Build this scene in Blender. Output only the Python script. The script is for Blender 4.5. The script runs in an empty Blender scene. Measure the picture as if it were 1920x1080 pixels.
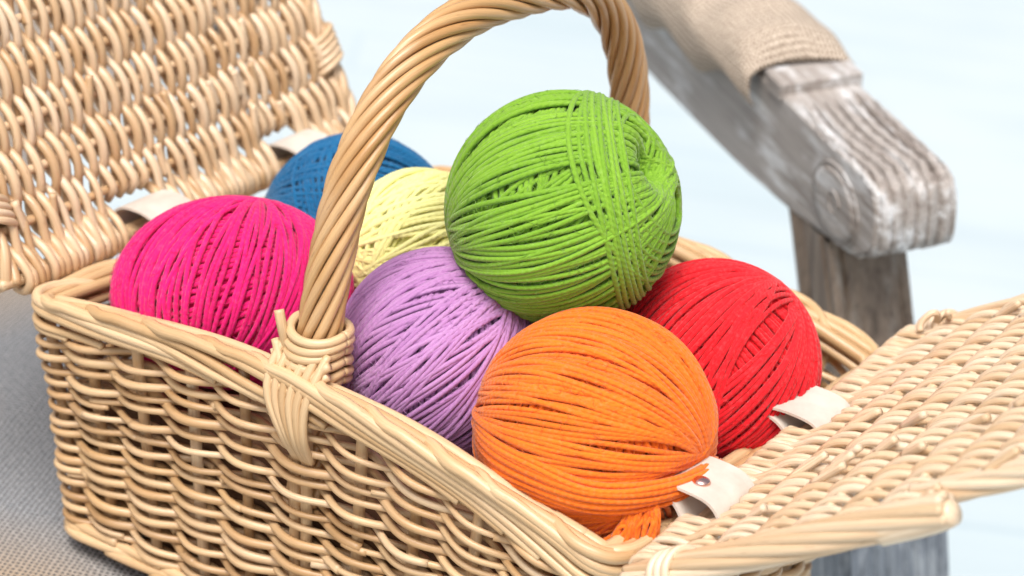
import bpy, math, random
import numpy as np
from mathutils import Matrix, Vector
S = bpy.context.scene
COL = S.collection
rng = np.random.default_rng(11)
PI = math.pi

# ------------------------------------------------------------------ camera, world, sun, exposure
cd = bpy.data.cameras.new('camera')
cam = bpy.data.objects.new('camera', cd)
COL.objects.link(cam)
cam.location = (0.7194, -0.7475, 0.6331)
cam.rotation_euler = (1.1436, -0.127, 0.5961)
cd.sensor_width = 36
cd.lens = 79.42
cd.clip_start = 0.05
cd.clip_end = 200
cd.dof.use_dof = True
cd.dof.focus_distance = 1.03
cd.dof.aperture_fstop = 8
S.camera = cam

SUN_EL, SUN_AZ = math.radians(64), math.radians(166)     # azimuth from +y towards +x
world = bpy.data.worlds.new('World')
S.world = world
world.use_nodes = True
wn = world.node_tree
bg = wn.nodes['Background']
sky = wn.nodes.new('ShaderNodeTexSky')
sky.sky_type = 'NISHITA'
sky.sun_disc = False
sky.sun_elevation = SUN_EL
sky.sun_rotation = SUN_AZ
sky.dust_density = 6.0
sky.air_density = 1.0
sky.ozone_density = 0.6
hs = wn.nodes.new('ShaderNodeHueSaturation')          # thin high cloud: a paler sky than the clear model
hs.inputs['Saturation'].default_value = .5
wn.links.new(sky.outputs[0], hs.inputs['Color'])
wn.links.new(hs.outputs[0], bg.inputs[0])
bg.inputs[1].default_value = 0.115
sd = bpy.data.lights.new('sun', 'SUN')
sd.energy = 2.3
sd.angle = math.radians(28)
sd.color = (1.0, 0.965, 0.93)
sun = bpy.data.objects.new('sun', sd)
COL.objects.link(sun)
_d = Vector((math.sin(SUN_AZ) * math.cos(SUN_EL), math.cos(SUN_AZ) * math.cos(SUN_EL), math.sin(SUN_EL)))
sun.rotation_euler = (-_d).to_track_quat('-Z', 'Y').to_euler()
S.view_settings.view_transform = 'Standard'
S.view_settings.look = 'None'
S.view_settings.gamma = 1
S.view_settings.use_curve_mapping = False
S.view_settings.exposure = 0.34
S.cycles.use_denoising = True
S.cycles.max_bounces = 8

CAM_R = np.array([0.8209, 0.5569, 0.1267])
CAM_U = np.array([-0.328, 0.2781, 0.9028])
CAM_C = np.array([0.4675, -0.7826, 0.411])


def scr(x, y, z):
    """a direction, written as right / up / towards the viewer of the photograph"""
    v = CAM_R * x + CAM_U * y + CAM_C * z
    return v / np.linalg.norm(v)


# ------------------------------------------------------------------ mesh helpers
def norm(v):
    return v / np.maximum(np.linalg.norm(v, axis=-1, keepdims=True), 1e-9)


class MB:
    def __init__(self):
        self.v, self.f, self.a, self.uv = [], [], [], []
        self.n = 0

    def add(self, v, f, a=None):
        v = np.asarray(v, float)
        self.v.append(v)
        self.f.extend([tuple(int(i) + self.n for i in q) for q in f])
        self.a.append(np.zeros((len(v), 3)) if a is None else a)
        self.n += len(v)

    def tube(self, path, r, sides=7, closed=False, ref=(0, 0, 1), squash=1.0, cap=True):
        P = np.asarray(path, float)
        n = len(P)
        r = np.broadcast_to(np.asarray(r, float), (n,))
        if closed:
            T = norm(np.roll(P, -1, 0) - np.roll(P, 1, 0))
            ref = np.broadcast_to(np.asarray(ref, float), (n, 3))
            P, T, ref, r = (np.concatenate([q, q[:1]]) for q in (P, T, ref, r))
            n += 1
            closed, cap = False, False
        else:
            T = norm(np.gradient(P, axis=0))
        ref = np.broadcast_to(np.asarray(ref, float), (n, 3))
        N = norm(ref - (ref * T).sum(1, keepdims=True) * T)
        B = np.cross(T, N)
        th = np.arange(sides) * 2 * PI / sides
        c, s = np.cos(th), np.sin(th)
        V = P[:, None] + r[:, None, None] * (squash * c[None, :, None] * N[:, None] + s[None, :, None] * B[:, None])
        L = np.concatenate([[0], np.cumsum(np.linalg.norm(np.diff(P, axis=0), axis=1))]) + rng.uniform(0, 20)
        A = np.stack([np.repeat(L, sides), np.tile(c, n), np.tile(s, n)], 1)
        m = n if closed else n - 1
        i = np.arange(m)[:, None] * sides
        j = np.arange(sides)[None]
        k = (np.arange(m)[:, None] + 1) % n * sides
        j2 = (j + 1) % sides
        F = np.stack([i + j, i + j2, k + j2, k + j], 2).reshape(-1, 4)
        V = V.reshape(-1, 3)
        F = F.tolist()
        if not closed and cap:
            F.append(list(range(sides))[::-1])
            F.append([(n - 1) * sides + q for q in range(sides)])
        self.add(V, F, A)

    def grid(self, G, closed_u=False):
        nu, nv = G.shape[:2]
        F = []
        for i in range(nu if closed_u else nu - 1):
            i2 = (i + 1) % nu
            for j in range(nv - 1):
                F.append((i * nv + j, i2 * nv + j, i2 * nv + j + 1, i * nv + j + 1))
        self.add(G.reshape(-1, 3), F)

    def build(self, name, mat, parent=None, smooth=True, matrix=None):
        me = bpy.data.meshes.new(name)
        V = np.concatenate(self.v)
        me.from_pydata(V.tolist(), [], self.f)
        at = me.attributes.new('rodco', 'FLOAT_VECTOR', 'POINT')
        at.data.foreach_set('vector', np.concatenate(self.a).astype(np.float32).ravel())
        if smooth:
            me.polygons.foreach_set('use_smooth', np.ones(len(me.polygons), bool))
        me.materials.append(mat)
        me.update()
        o = bpy.data.objects.new(name, me)
        COL.objects.link(o)
        if parent:
            o.parent = parent
        if matrix is not None:
            o.matrix_basis = matrix
        return o


def thing(name, label, cat, loc=(0, 0, 0), group=None):
    o = bpy.data.objects.new(name, None)
    COL.objects.link(o)
    o.empty_display_size = 0.05
    tag(o, label, cat, group)
    return o


def tag(o, label=None, cat=None, group=None, kind=None):
    if label: o['label'] = label
    if cat: o['category'] = cat
    if group: o['group'] = group
    if kind: o['kind'] = kind
    return o


def smooth_path(pts, n):
    """Catmull-Rom through the points"""
    P = np.asarray(pts, float)
    P = np.vstack([2 * P[0] - P[1], P, 2 * P[-1] - P[-2]])
    t = np.linspace(0, len(P) - 3 - 1e-9, n)
    i = t.astype(int)
    u = (t - i)[:, None]
    a, b, c, d = P[i], P[i + 1], P[i + 2], P[i + 3]
    return .5 * (2 * b + (c - a) * u + (2 * a - 5 * b + 4 * c - d) * u ** 2 + (3 * b - a - 3 * c + d) * u ** 3)


def resample(P, n):
    L = np.concatenate([[0], np.cumsum(np.linalg.norm(np.diff(P, axis=0), axis=1))])
    t = np.linspace(0, L[-1], n)
    return np.stack([np.interp(t, L, P[:, k]) for k in range(3)], 1)


# ------------------------------------------------------------------ material helpers
class NT:
    def __init__(self, name):
        self.m = bpy.data.materials.new(name)
        self.m.use_nodes = True
        self.t = self.m.node_tree
        self.b = self.t.nodes['Principled BSDF']

    def n(self, typ, **kw):
        o = self.t.nodes.new('ShaderNode' + typ)
        for k, v in kw.items():
            if k.startswith('i_'):
                o.inputs[k[2:].replace('_', ' ')].default_value = v
            else:
                setattr(o, k, v)
        return o

    def l(self, a, b):
        self.t.links.new(a, b)

    def math(self, op, a, b=None, c=None):
        o = self.n('Math', operation=op)
        for i, x in enumerate((a, b, c)):
            if x is None: continue
            if hasattr(x, 'links'): self.l(x, o.inputs[i])
            else: o.inputs[i].default_value = x
        return o.outputs[0]

    def ramp(self, fac, stops, interp='LINEAR'):
        o = self.n('ValToRGB')
        o.color_ramp.interpolation = interp
        e = o.color_ramp.elements
        while len(e) < len(stops): e.new(0.5)
        for k, (p, c) in zip(e, stops):
            k.position = p
            k.color = (*c, 1) if len(c) == 3 else c
        self.l(fac, o.inputs[0])
        return o.outputs[0]

    def mix(self, fac, a, b, blend='MIX'):
        o = self.n('Mix', data_type='RGBA', blend_type=blend)
        for i, x in ((0, fac), (6, a), (7, b)):
            if hasattr(x, 'links'): self.l(x, o.inputs[i])
            elif i == 0: o.inputs[i].default_value = x
            else: o.inputs[i].default_value = (*x, 1)
        return o.outputs[2]

    def noise(self, vec, scale, detail=3, rough=.5, dim='3D'):
        o = self.n('TexNoise', noise_dimensions=dim)
        o.inputs['Scale'].default_value = scale
        o.inputs['Detail'].default_value = detail
        o.inputs['Roughness'].default_value = rough
        if vec is not None: self.l(vec, o.inputs['Vector'])
        return o.outputs[0]

    def bump(self, h, strength, dist, normal=None):
        o = self.n('Bump')
        o.inputs['Strength'].default_value = strength
        o.inputs['Distance'].default_value = dist
        self.l(h, o.inputs['Height'])
        if normal is not None: self.l(normal, o.inputs['Normal'])
        return o.outputs[0]


def scaled(m, vec, sc):
    o = m.n('Mapping')
    o.inputs['Scale'].default_value = sc
    m.l(vec, o.inputs['Vector'])
    return o.outputs[0]


def wicker_mat(name, tones, rough=.42):
    m = NT(name)
    at = m.n('Attribute', attribute_name='rodco').outputs['Vector']
    geo = m.n('NewGeometry')
    co = m.n('TexCoord').outputs['Object']
    rnd = geo.outputs['Random Per Island']
    base = m.ramp(rnd, tones)
    streak = m.noise(scaled(m, at, (14, 2.2, 2.2)), 1.6, 4, .6)
    base = m.mix(m.math('MULTIPLY', m.math('SUBTRACT', streak, .42), 1.7), base, (.44, .235, .095), 'MIX')
    broad = m.noise(co, 30, 2)
    base = m.mix(m.ramp(broad, [(.45, (0, 0, 0)), (.75, (.45, .45, .45))]), base, (.68, .48, .29))
    spots = m.noise(scaled(m, at, (90, 2.2, 2.2)), 1.0, 2, .5)
    sp = m.ramp(spots, [(.67, (0, 0, 0)), (.76, (.6, .6, .6))])
    base = m.mix(sp, base, (.22, .09, .03))
    m.l(base, m.b.inputs['Base Color'])
    m.b.inputs['Roughness'].default_value = rough
    m.b.inputs['Specular IOR Level'].default_value = .62
    m.l(m.bump(streak, .35, .0006), m.b.inputs['Normal'])
    return m.m


W_BODY = wicker_mat('peeled_willow', [(0, (.38, 0.215, 0.090)), (.2, (.58, 0.376, 0.184)), (.5, (.68, 0.477, 0.268)), (.75, (.50, 0.296, 0.132)), (1, (.76, 0.582, 0.379))], .36)
W_RIM = wicker_mat('rim_willow', [(0, (.52, 0.326, 0.153)), (.4, (.70, 0.497, 0.280)), (.7, (.58, 0.376, 0.184)), (1, (.76, 0.576, 0.364))], .38)
W_HANDLE = wicker_mat('handle_willow', [(0, (.46, 0.246, 0.090)), (.5, (.60, 0.366, 0.163)), (1, (.52, 0.291, 0.115))], .32)
W_LIDL = wicker_mat('lid_willow', [(0, (.52, 0.326, 0.163)), (.4, (.70, 0.501, 0.305)), (1, (.77, 0.602, 0.422))], .33)
W_LIDR = wicker_mat('pale_lid_willow', [(0, (.62, 0.436, 0.259)), (.4, (.74, 0.571, 0.389)), (1, (.78, 0.647, 0.485))], .38)


def yarn_mat(name, col, dark):
    m = NT(name)
    at = m.n('Attribute', attribute_name='rodco').outputs['Vector']
    sp = m.n('SeparateXYZ')
    m.l(at, sp.inputs[0])
    w = 900.0
    sw = m.math('SINE', m.math('MULTIPLY', sp.outputs[0], w))
    cw = m.math('COSINE', m.math('MULTIPLY', sp.outputs[0], w))
    s1 = m.math('ADD', m.math('MULTIPLY', sw, sp.outputs[1]), m.math('MULTIPLY', cw, sp.outputs[2]))
    c1 = m.math('SUBTRACT', m.math('MULTIPLY', cw, sp.outputs[1]), m.math('MULTIPLY', sw, sp.outputs[2]))
    ply = m.math('MULTIPLY', s1, c1)                       # two-ply twist
    co = m.n('TexCoord').outputs['Object']
    fz = m.noise(co, 1400, 2)
    rnd = m.n('NewGeometry').outputs['Random Per Island']
    base = m.mix(m.math('MULTIPLY', rnd, .5), col, dark)
    base = m.mix(m.math('MULTIPLY', m.noise(co, 45, 3), .5), base, dark)
    pale = tuple(min(1, c * .8 + .16) for c in col)
    base = m.mix(m.ramp(m.noise(co, 420, 3, .7), [(.52, (0, 0, 0)), (.75, (.26, .26, .26))]), base, pale)
    m.l(base, m.b.inputs['Base Color'])
    m.b.inputs['Roughness'].default_value = .75
    m.b.inputs['Specular IOR Level'].default_value = .22
    m.b.inputs['Sheen Weight'].default_value = .18
    m.b.inputs['Sheen Roughness'].default_value = .5
    h = m.math('ADD', ply, m.math('MULTIPLY', fz, .8))
    m.l(m.bump(h, .42, .0005), m.b.inputs['Normal'])
    return m.m


def leather_mat():
    m = NT('white_leather')
    co = m.n('TexCoord').outputs['Object']
    n1 = m.noise(co, 60, 4, .6)
    m.l(m.ramp(n1, [(.3, (.56, .49, .42)), (.6, (.66, .60, .53))]), m.b.inputs['Base Color'])
    m.b.inputs['Roughness'].default_value = .5
    m.l(m.bump(m.noise(co, 900, 3), .25, .0004), m.b.inputs['Normal'])
    return m.m


def rivet_mat():
    m = NT('copper_rivet')
    m.b.inputs['Base Color'].default_value = (.80, .52, .46, 1)
    m.b.inputs['Metallic'].default_value = 1
    co = m.n('TexCoord').outputs['Object']
    m.l(m.math('ADD', m.math('MULTIPLY', m.noise(co, 300, 3), .25), .12), m.b.inputs['Roughness'])
    return m.m


def wood_mat(name, pale, mid, dark, axis_scale, paint=None, paint_amt=.5):
    """weathered timber; the grain runs along local x"""
    m = NT(name)
    co = m.n('TexCoord').outputs['Object']
    g = m.noise(scaled(m, co, axis_scale), 1, 5, .65)
    base = m.ramp(g, [(.28, dark), (.46, mid), (.7, pale)])
    fine = m.noise(scaled(m, co, tuple(4 * a for a in axis_scale)), 1, 3, .6)
    base = m.mix(m.ramp(fine, [(.32, (.7, .7, .7)), (.42, (0, 0, 0))]), base, dark)
    if paint:
        pn = m.noise(scaled(m, co, tuple(.45 * a + 9 for a in axis_scale)), 1, 5, .7)
        msk = m.ramp(pn, [(.5 - .3 * paint_amt, (0, 0, 0)), (.62 - .2 * paint_amt, (.9, .9, .9))])
        base = m.mix(msk, base, paint)
    m.l(base, m.b.inputs['Base Color'])
    m.b.inputs['Roughness'].default_value = .6
    m.l(m.bump(m.math('ADD', g, m.math('MULTIPLY', fine, .5)), .6, .0016), m.b.inputs['Normal'])
    return m.m


def burlap_mat(name, c1, c2, hole, pitch, patch=None, patch_scale=3.):
    """open plain weave of jute threads; uses the cloth's own UV in metres"""
    m = NT(name)
    uv = m.n('UVMap').outputs[0]
    sp = m.n('SeparateXYZ')
    wob = m.n('TexNoise')
    wob.inputs['Scale'].default_value = 70
    m.l(uv, wob.inputs['Vector'])
    off = m.n('VectorMath', operation='SCALE')
    off.inputs['Scale'].default_value = pitch * 1.1
    m.l(wob.outputs['Color'], off.inputs[0])
    ad = m.n('VectorMath', operation='ADD')
    m.l(uv, ad.inputs[0])
    m.l(off.outputs[0], ad.inputs[1])
    m.l(ad.outputs[0], sp.inputs[0])
    k = PI / pitch
    a = m.math('ABSOLUTE', m.math('SINE', m.math('MULTIPLY', sp.outputs[0], k)))
    b = m.math('ABSOLUTE', m.math('SINE', m.math('MULTIPLY', sp.outputs[1], k)))
    h = m.math('MAXIMUM', a, b)
    sgn = m.math('MULTIPLY', m.math('SINE', m.math('MULTIPLY', sp.outputs[0], k)), m.math('SINE', m.math('MULTIPLY', sp.outputs[1], k)))
    col = m.ramp(m.noise(uv, 260, 3, .6), [(.3, c1), (.7, c2)])
    if patch:
        col = m.mix(m.ramp(m.noise(uv, patch_scale, 1), [(.42, (0, 0, 0)), (.6, (1, 1, 1))]), col, patch)
    col = m.mix(m.ramp(h, [(.55, (1, 1, 1)), (.86, (0, 0, 0))]), col, hole)
    m.l(col, m.b.inputs['Base Color'])
    m.b.inputs['Roughness'].default_value = .9
    m.b.inputs['Specular IOR Level'].default_value = .1
    hh = m.math('ADD', h, m.math('MULTIPLY', sgn, .35))
    m.l(m.bump(hh, .6, pitch * .35), m.b.inputs['Normal'])
    return m.m


# ------------------------------------------------------------------ the setting
def floor_mat():
    m = NT('whitewashed_boards')
    co = m.n('TexCoord').outputs['Object']
    sp = m.n('SeparateXYZ')
    m.l(co, sp.inputs[0])
    br = m.n('TexBrick', offset=.37)
    br.inputs['Color1'].default_value = (.475, .56, .59, 1)
    br.inputs['Color2'].default_value = (.495, .57, .595, 1)
    br.inputs['Mortar'].default_value = (.42, .51, .55, 1)
    br.inputs['Scale'].default_value = 1
    br.inputs['Mortar Size'].default_value = .006
    br.inputs['Brick Width'].default_value = 2.4
    br.inputs['Row Height'].default_value = .16
    m.l(co, br.inputs['Vector'])
    g = m.noise(scaled(m, co, (1.2, 14, 1)), 1, 4, .6)
    c = m.mix(m.ramp(g, [(.35, (.35, .35, .35)), (.6, (0, 0, 0))]), br.outputs['Color'], (.44, .525, .56))
    c = m.mix(m.ramp(m.noise(co, 1.6, 3, .55), [(.40, (0, 0, 0)), (.62, (.7, .7, .7))]), c, (.53, .59, .61))
    c = m.mix(m.ramp(m.noise(scaled(m, co, (.5, 1.4, 1)), 2.3, 3, .6), [(.52, (0, 0, 0)), (.72, (.45, .45, .45))]), c, (.40, .485, .525))
    m.l(c, m.b.inputs['Base Color'])
    m.b.inputs['Roughness'].default_value = .6
    return m.m


FZ = -0.45
mb = MB()
mb.add([(-40, -40, 0), (40, -40, 0), (40, 40, 0), (-40, 40, 0)], [(0, 1, 2, 3)])
fl = mb.build('floor', floor_mat(), smooth=False, matrix=Matrix.Translation((0, 0, FZ)) @ Matrix.Rotation(math.radians(32), 4, 'Z'))
tag(fl, kind='structure')

# ------------------------------------------------------------------ armchair behind the basket
AX = np.array([.794, -.608, -.033]); AX /= np.linalg.norm(AX)
AW = np.array([.604, .781, .16]); AW -= AX * (AW @ AX); AW /= np.linalg.norm(AW)
AN = np.cross(AX, AW)
AO = np.array([.257, .42, .173])
AM = Matrix(((AX[0], AW[0], AN[0], AO[0]), (AX[1], AW[1], AN[1], AO[1]), (AX[2], AW[2], AN[2], AO[2]), (0, 0, 0, 1)))
ARM_W = .054
WOOD_ARM = wood_mat('weathered_painted_wood', (.44, .40, .37), (.36, .32, .29), (.17, .135, .115), (4, 130, 130), (.68, .68, .68), -.04)
WOOD_POST = wood_mat('weathered_grey_wood', (.26, .20, .15), (.17, .125, .092), (.07, .05, .036), (110, 110, 5), (.30, .26, .22), -.15)
chair = thing('armchair', 'weathered whitewashed wooden armchair with carved armrest, standing behind the basket', 'armchair')


def reeds(w):
    """carved grooves across the width of the arm (depth in metres)"""
    x = w / ARM_W
    d = np.zeros_like(x)
    for c, wd, dp in ((.07, .014, .0042), (.21, .020, .0052), (.35, .012, .0040), (.49, .018, .0056), (.64, .013, .0044), (.78, .020, .0052), (.92, .014, .0040)):
        d += dp * np.exp(-((x - c) / wd) ** 2)
    return d


# arm: profile in (along, up), swept across the width
prof = smooth_path([(-.95, 0), (-.4, .0), (-.2, .0), (-.10, .0), (-.045, -.001), (-.014, -.002), (-.002, -.007), (.003, -.018), (.0045, -.032), (.002, -.046),
                    (-.009, -.054), (-.022, -.060), (-.040, -.064), (-.075, -.0685), (-.15, -.077), (-.3, -.082), (-.95, -.086)], 260)
pt = np.gradient(prof, axis=0)
pn = norm(np.stack([pt[:, 1], -pt[:, 0]], 1)) * -1     # outward
ws = np.linspace(0, ARM_W, 90)
PP, WW = np.meshgrid(np.arange(len(prof)), ws, indexing='ij')
dep = np.zeros_like(WW)
s = prof[:, 0]
idx = np.arange(len(prof))
bot = idx > np.argmin(np.abs(prof[:, 1] + .062) + (prof[:, 0] < -.06))
top_mask = np.clip((s + .125) / .02, 0, 1) * (~bot)
front = np.clip((s + .02) / .012, 0, 1) * (~bot)
sw = .0022 * np.sin((s + .1) * 55)                      # the carved leaf sways along the arm
leaf = reeds(WW + sw[:, None] * (1 - front)[:, None])
leaf *= (1.15 - .62 * front)[:, None]
edge = np.minimum(WW, ARM_W - WW)
rnd_e = .003 * np.clip(1 - edge / .003, 0, 1) ** 2
chips = .0007 * np.sin(s * 410)[:, None] * np.sin(WW * 330 + 1) + .0006 * np.sin(s * 900 + 2)[:, None] * np.cos(WW * 700)
dep = leaf * top_mask[:, None] + rnd_e + chips * top_mask[:, None]
G = np.zeros((len(prof), len(ws), 3))
G[..., 0] = prof[:, 0][:, None] - pn[:, 0][:, None] * dep
G[..., 2] = prof[:, 1][:, None] - pn[:, 1][:, None] * dep
G[..., 1] = WW
mb = MB()
mb.grid(G)
nv = len(ws)
# the two flat sides
ring0 = [i * nv for i in range(len(prof))]
ring1 = [i * nv + nv - 1 for i in range(len(prof))]
V0, V1 = G[:, 0], G[:, -1]
half = len(prof) // 2
def side(V):
    t = V[:half + 1]; b = V[half:][::-1]
    b = resample(b, len(t)); t = resample(t, len(t))
    k = np.linspace(0, 1, 8)[None, :, None]
    return t[:, None] * (1 - k) + b[:, None] * k
mb.grid(side(V0)[::-1])
mb.grid(side(V1))
arm = mb.build('armrest', WOOD_ARM, chair, matrix=AM)
arm.data.polygons.foreach_set('use_smooth', [len(p.vertices) > 0 and abs(p.normal.y) < .8 for p in arm.data.polygons])
# raised square block across the arm, plug disc on the inner side, rib lines
def boxm(mb, c, h, bev=.0012):
    c = np.array(c, float); h = np.array(h, float)
    V, F = [], []
    for sz in (-1, 1):
        for lv in ((1, 0) if sz > 0 else (0, 1)):
            pass
    zs = [(-h[2], bev), (-h[2] + bev, 0), (h[2] - bev, 0), (h[2], bev)]
    for z, ins in zs:
        x, y = h[0] - ins, h[1] - ins
        b = bev
        for px, py in ((-x + b, -y), (x - b, -y), (x, -y + b), (x, y - b), (x - b, y), (-x + b, y), (-x, y - b), (-x, -y + b)):
            V.append(c + (px, py, z))
    for k in range(3):
        for j in range(8):
            F.append((k * 8 + j, k * 8 + (j + 1) % 8, k * 8 + 8 + (j + 1) % 8, k * 8 + 8 + j))
    F.append(tuple(range(8))[::-1]); F.append(tuple(range(24, 32)))
    mb.add(V, F)
mb = MB()
boxm(mb, (-.142, ARM_W / 2 - .0006, .0025), (.0105, ARM_W / 2 + .002, .006))
mb.build('raised_band', WOOD_ARM, chair, False, AM)
mb = MB()
boxm(mb, (-.160, ARM_W / 2, .0012), (.006, ARM_W / 2 - .001, .004))
mb.build('moulding', WOOD_ARM, chair, False, AM)
# round plug with a carved groove round it and a small curl on its face
mb = MB()
rr = np.array([0, .004, .009, .0145, .0172, .0182, .0192, .0200])
hh = np.array([.0022, .0020, .0022, .0024, .0020, -.0015, .0018, .0])
th = np.linspace(0, 2 * PI, 49)[:-1]
Gd = np.zeros((48, len(rr), 3))
Gd[..., 0] = -.049 + np.cos(th)[:, None] * rr * 1.62
Gd[..., 2] = -.0365 + np.sin(th)[:, None] * rr * 1.3
Gd[..., 1] = -hh[None, :] - .0002
mb.grid(Gd[::-1], True)
t = np.linspace(0, 1, 30)
mb.tube(np.stack([-.049 + .009 * np.cos(t * 5) * (1 - .5 * t), -.0024 + 0 * t, -.036 + .009 * np.sin(t * 5) * (1 - .3 * t)], 1), .0009, 5, ref=(0, 1, 0))
mb.build('carved_plug', WOOD_ARM, chair, True, AM)

# post and seat block (grain upright)
def sweep_rect(mb, centre, hx, hy, flutes):
    """rectangular section with shallow flutes on its faces, along a centre line (local chair axes)"""
    n = 24
    sec = []
    per = [(-1, -1), (1, -1), (1, 1), (-1, 1)]
    for k in range(4):
        a, b = np.array(per[k], float), np.array(per[(k + 1) % 4], float)
        nn = norm(np.array([(a + b)[0], (a + b)[1]]))
        for j in range(n):
            u = j / n
            q = a + (b - a) * u
            dd = sum(dp * math.exp(-((u - c) / wd) ** 2) for c, wd, dp in flutes)
            sec.append((q[0] * hx - nn[0] * dd, q[1] * hy - nn[1] * dd))
    sec = np.array(sec)
    G = np.zeros((len(centre), len(sec) + 1, 3))
    for i, c in enumerate(centre):
        G[i, :-1, 0] = c[0] + sec[:, 0]
        G[i, :-1, 1] = c[1] + sec[:, 1]
        G[i, :-1, 2] = c[2]
        G[i, -1] = G[i, 0]
    mb.grid(G[:, ::-1])


mb = MB()
cl = smooth_path([(-.088, .026, -.068), (-.078, .026, -.09), (-.062, .026, -.13), (-.045, .026, -.172)], 40)
sweep_rect(mb, cl, .030, .026, [(.16, .03, .004), (.30, .05, .002), (.86, .03, .003)])
mb.build('arm_post', WOOD_POST, chair, False, AM)
mb = MB()
cl = smooth_path([(-.065, .03, -.17), (-.060, .03, -.20), (-.045, .03, -.24), (-.03, .03, -.30), (.0, .03, -.42), (.06, .03, -.60)], 40)
sweep_rect(mb, cl, .050, .034, [(.1, .03, .004), (.24, .04, .005), (.38, .04, .005), (.52, .04, .005), (.66, .04, .005), (.80, .04, .005), (.92, .03, .004)])
WOOD_LEG = wood_mat('blue_grey_shaded_wood', (.22, .25, .28), (.15, .17, .20), (.05, .06, .07), (80, 80, 9), (.30, .33, .36), .0)  # the leg's bluish shade is put into this wood colour
mb.build('leg', WOOD_LEG, chair, False, AM)


def cloth_obj(name, G, mat, uvs, thick):
    mb = MB()
    mb.grid(G)
    o = mb.build(name, mat)
    uvl = o.data.uv_layers.new(name='UVMap')
    flat = uvs.reshape(-1, 2)
    li = np.zeros(len(o.data.loops), np.int32)
    o.data.loops.foreach_get('vertex_index', li)
    uvl.data.foreach_set('uv', flat[li].astype(np.float32).ravel())
    md = o.modifiers.new('thickness', 'SOLIDIFY')
    md.thickness = thick
    md.offset = -1
    return o


# burlap wrapped over the arm
nu, nw = 150, 120
uu = np.linspace(-.160, -.52, nu)
wv = np.linspace(0, 1, nw)
prof_w = smooth_path([(-.010, -.024), (-.014, -.014), (-.012, .004), (-.002, .018), (.016, .026), (.036, .025), (.054, .014), (.062, -.004), (.062, -.03), (.060, -.06)], nw)
G = np.zeros((nu, nw, 3))
for i, u in enumerate(uu):
    k = (u + .160) / -.36
    grow = 1 - .82 * math.exp(-k * 16)
    puff = grow * (1 + .18 * math.sin(k * 19 + .5) + .10 * math.sin(k * 43))
    f = .0008 * np.sin(wv * 17 + k * 16 + 1.5 * np.sin(k * 9)) + .0004 * np.sin(wv * 31 - k * 22)
    y = prof_w[:, 0]
    z = prof_w[:, 1]
    zz = np.where(z > .0, z * puff + .0025, z * (.55 + .6 * min(1, k * 3) + .25 * math.sin(k * 24 + 2)) + .0025)
    yy = ARM_W / 2 + (y - ARM_W / 2) * (1 + .10 * (grow - .6))
    ln = np.clip(k * 12, 0.15, 1)
    nrm = norm(np.stack([-np.gradient(zz), np.gradient(yy)], 1)) * -1
    cen = norm(np.stack([yy - ARM_W / 2, zz + .015], 1))
    G[i, :, 0] = u + .004 * np.sin(wv * 9 + 1) * math.exp(-k * 6) - .022 * np.clip(wv - .0, 0, 1) * 0
    G[i, :, 1] = yy + cen[:, 0] * f * ln
    G[i, :, 2] = zz + cen[:, 1] * f * ln
Lw = np.concatenate([[0], np.cumsum(np.linalg.norm(np.diff(prof_w, axis=0), axis=1))])
UVb = np.stack(np.meshgrid(-uu, Lw, indexing='ij'), 2)
BUR = burlap_mat('natural_burlap', (.46, .375, .295), (.66, .56, .455), (.08, .045, .025), .0037)
bw = cloth_obj('burlap_wrap', G, BUR, UVb, .0012)
bw.matrix_basis = AM
tag(bw, 'natural burlap cloth wrapped over the armrest of the wooden chair', 'burlap cloth')

# burlap spread under the basket
nx, ny = 160, 120
xs = np.linspace(-.75, .335, nx)
ys = np.linspace(-.38, .262, ny)
X, Y = np.meshgrid(xs, ys, indexing='ij')
Z = -.0065 + .0016 * np.sin(X * 31 + Y * 12) * np.clip(-(X - .0) * 8, 0, 1) + .0014 * np.sin(Y * 37 - X * 9 + 1) * np.clip(-X * 8, 0, 1)
Z += .004 * np.exp(-((X + .10 + .35 * (Y - .08)) / .022) ** 2) * np.clip(-X * 10, 0, 1)
ex = np.minimum.reduce([(Y + .38), (.262 - Y), (.335 - X)])
Z -= .004 * np.clip(1 - ex / .012, 0, 1) ** 2
UVc = np.stack([X * .92 + Y * .39, -X * .39 + Y * .92], 2)
BUG = burlap_mat('grey_burlap', (.23, .24, .255), (.36, .365, .375), (.08, .08, .08), .0030, (.40, .315, .235), 4.2)
def burlap_sheet():
    # the main sheet and its wider left end, one continuous spread of cloth
    G1 = np.stack([X, Y, Z], 2)
    y2 = np.linspace(.262, .82, 60)
    k2 = np.linspace(0, 1, 60)
    xr = -.31 - .42 * (y2 - .262)
    X2 = -.75 + (xr[None, :] + .75) * k2[:, None]
    Y2 = np.broadcast_to(y2, (60, 60))
    Z2 = -.0105 + .002 * np.sin(Y2 * 30 + X2 * 9)
    G2 = np.stack([X2, Y2, Z2], 2)
    mb = MB()
    mb.grid(G1); mb.grid(G2)
    o = mb.build('burlap_cloth', BUG)
    allp = np.concatenate([G1.reshape(-1, 3), G2.reshape(-1, 3)])
    flat = np.stack([allp[:, 0] * .92 + allp[:, 1] * .39, -allp[:, 0] * .39 + allp[:, 1] * .92], 1)
    uvl = o.data.uv_layers.new(name='UVMap')
    li = np.zeros(len(o.data.loops), np.int32)
    o.data.loops.foreach_get('vertex_index', li)
    uvl.data.foreach_set('uv', flat[li].astype(np.float32).ravel())
    return o


cl_o = burlap_sheet()
tag(cl_o, 'flat grey and tan burlap cloth spread beneath the wicker basket', 'burlap cloth')
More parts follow.
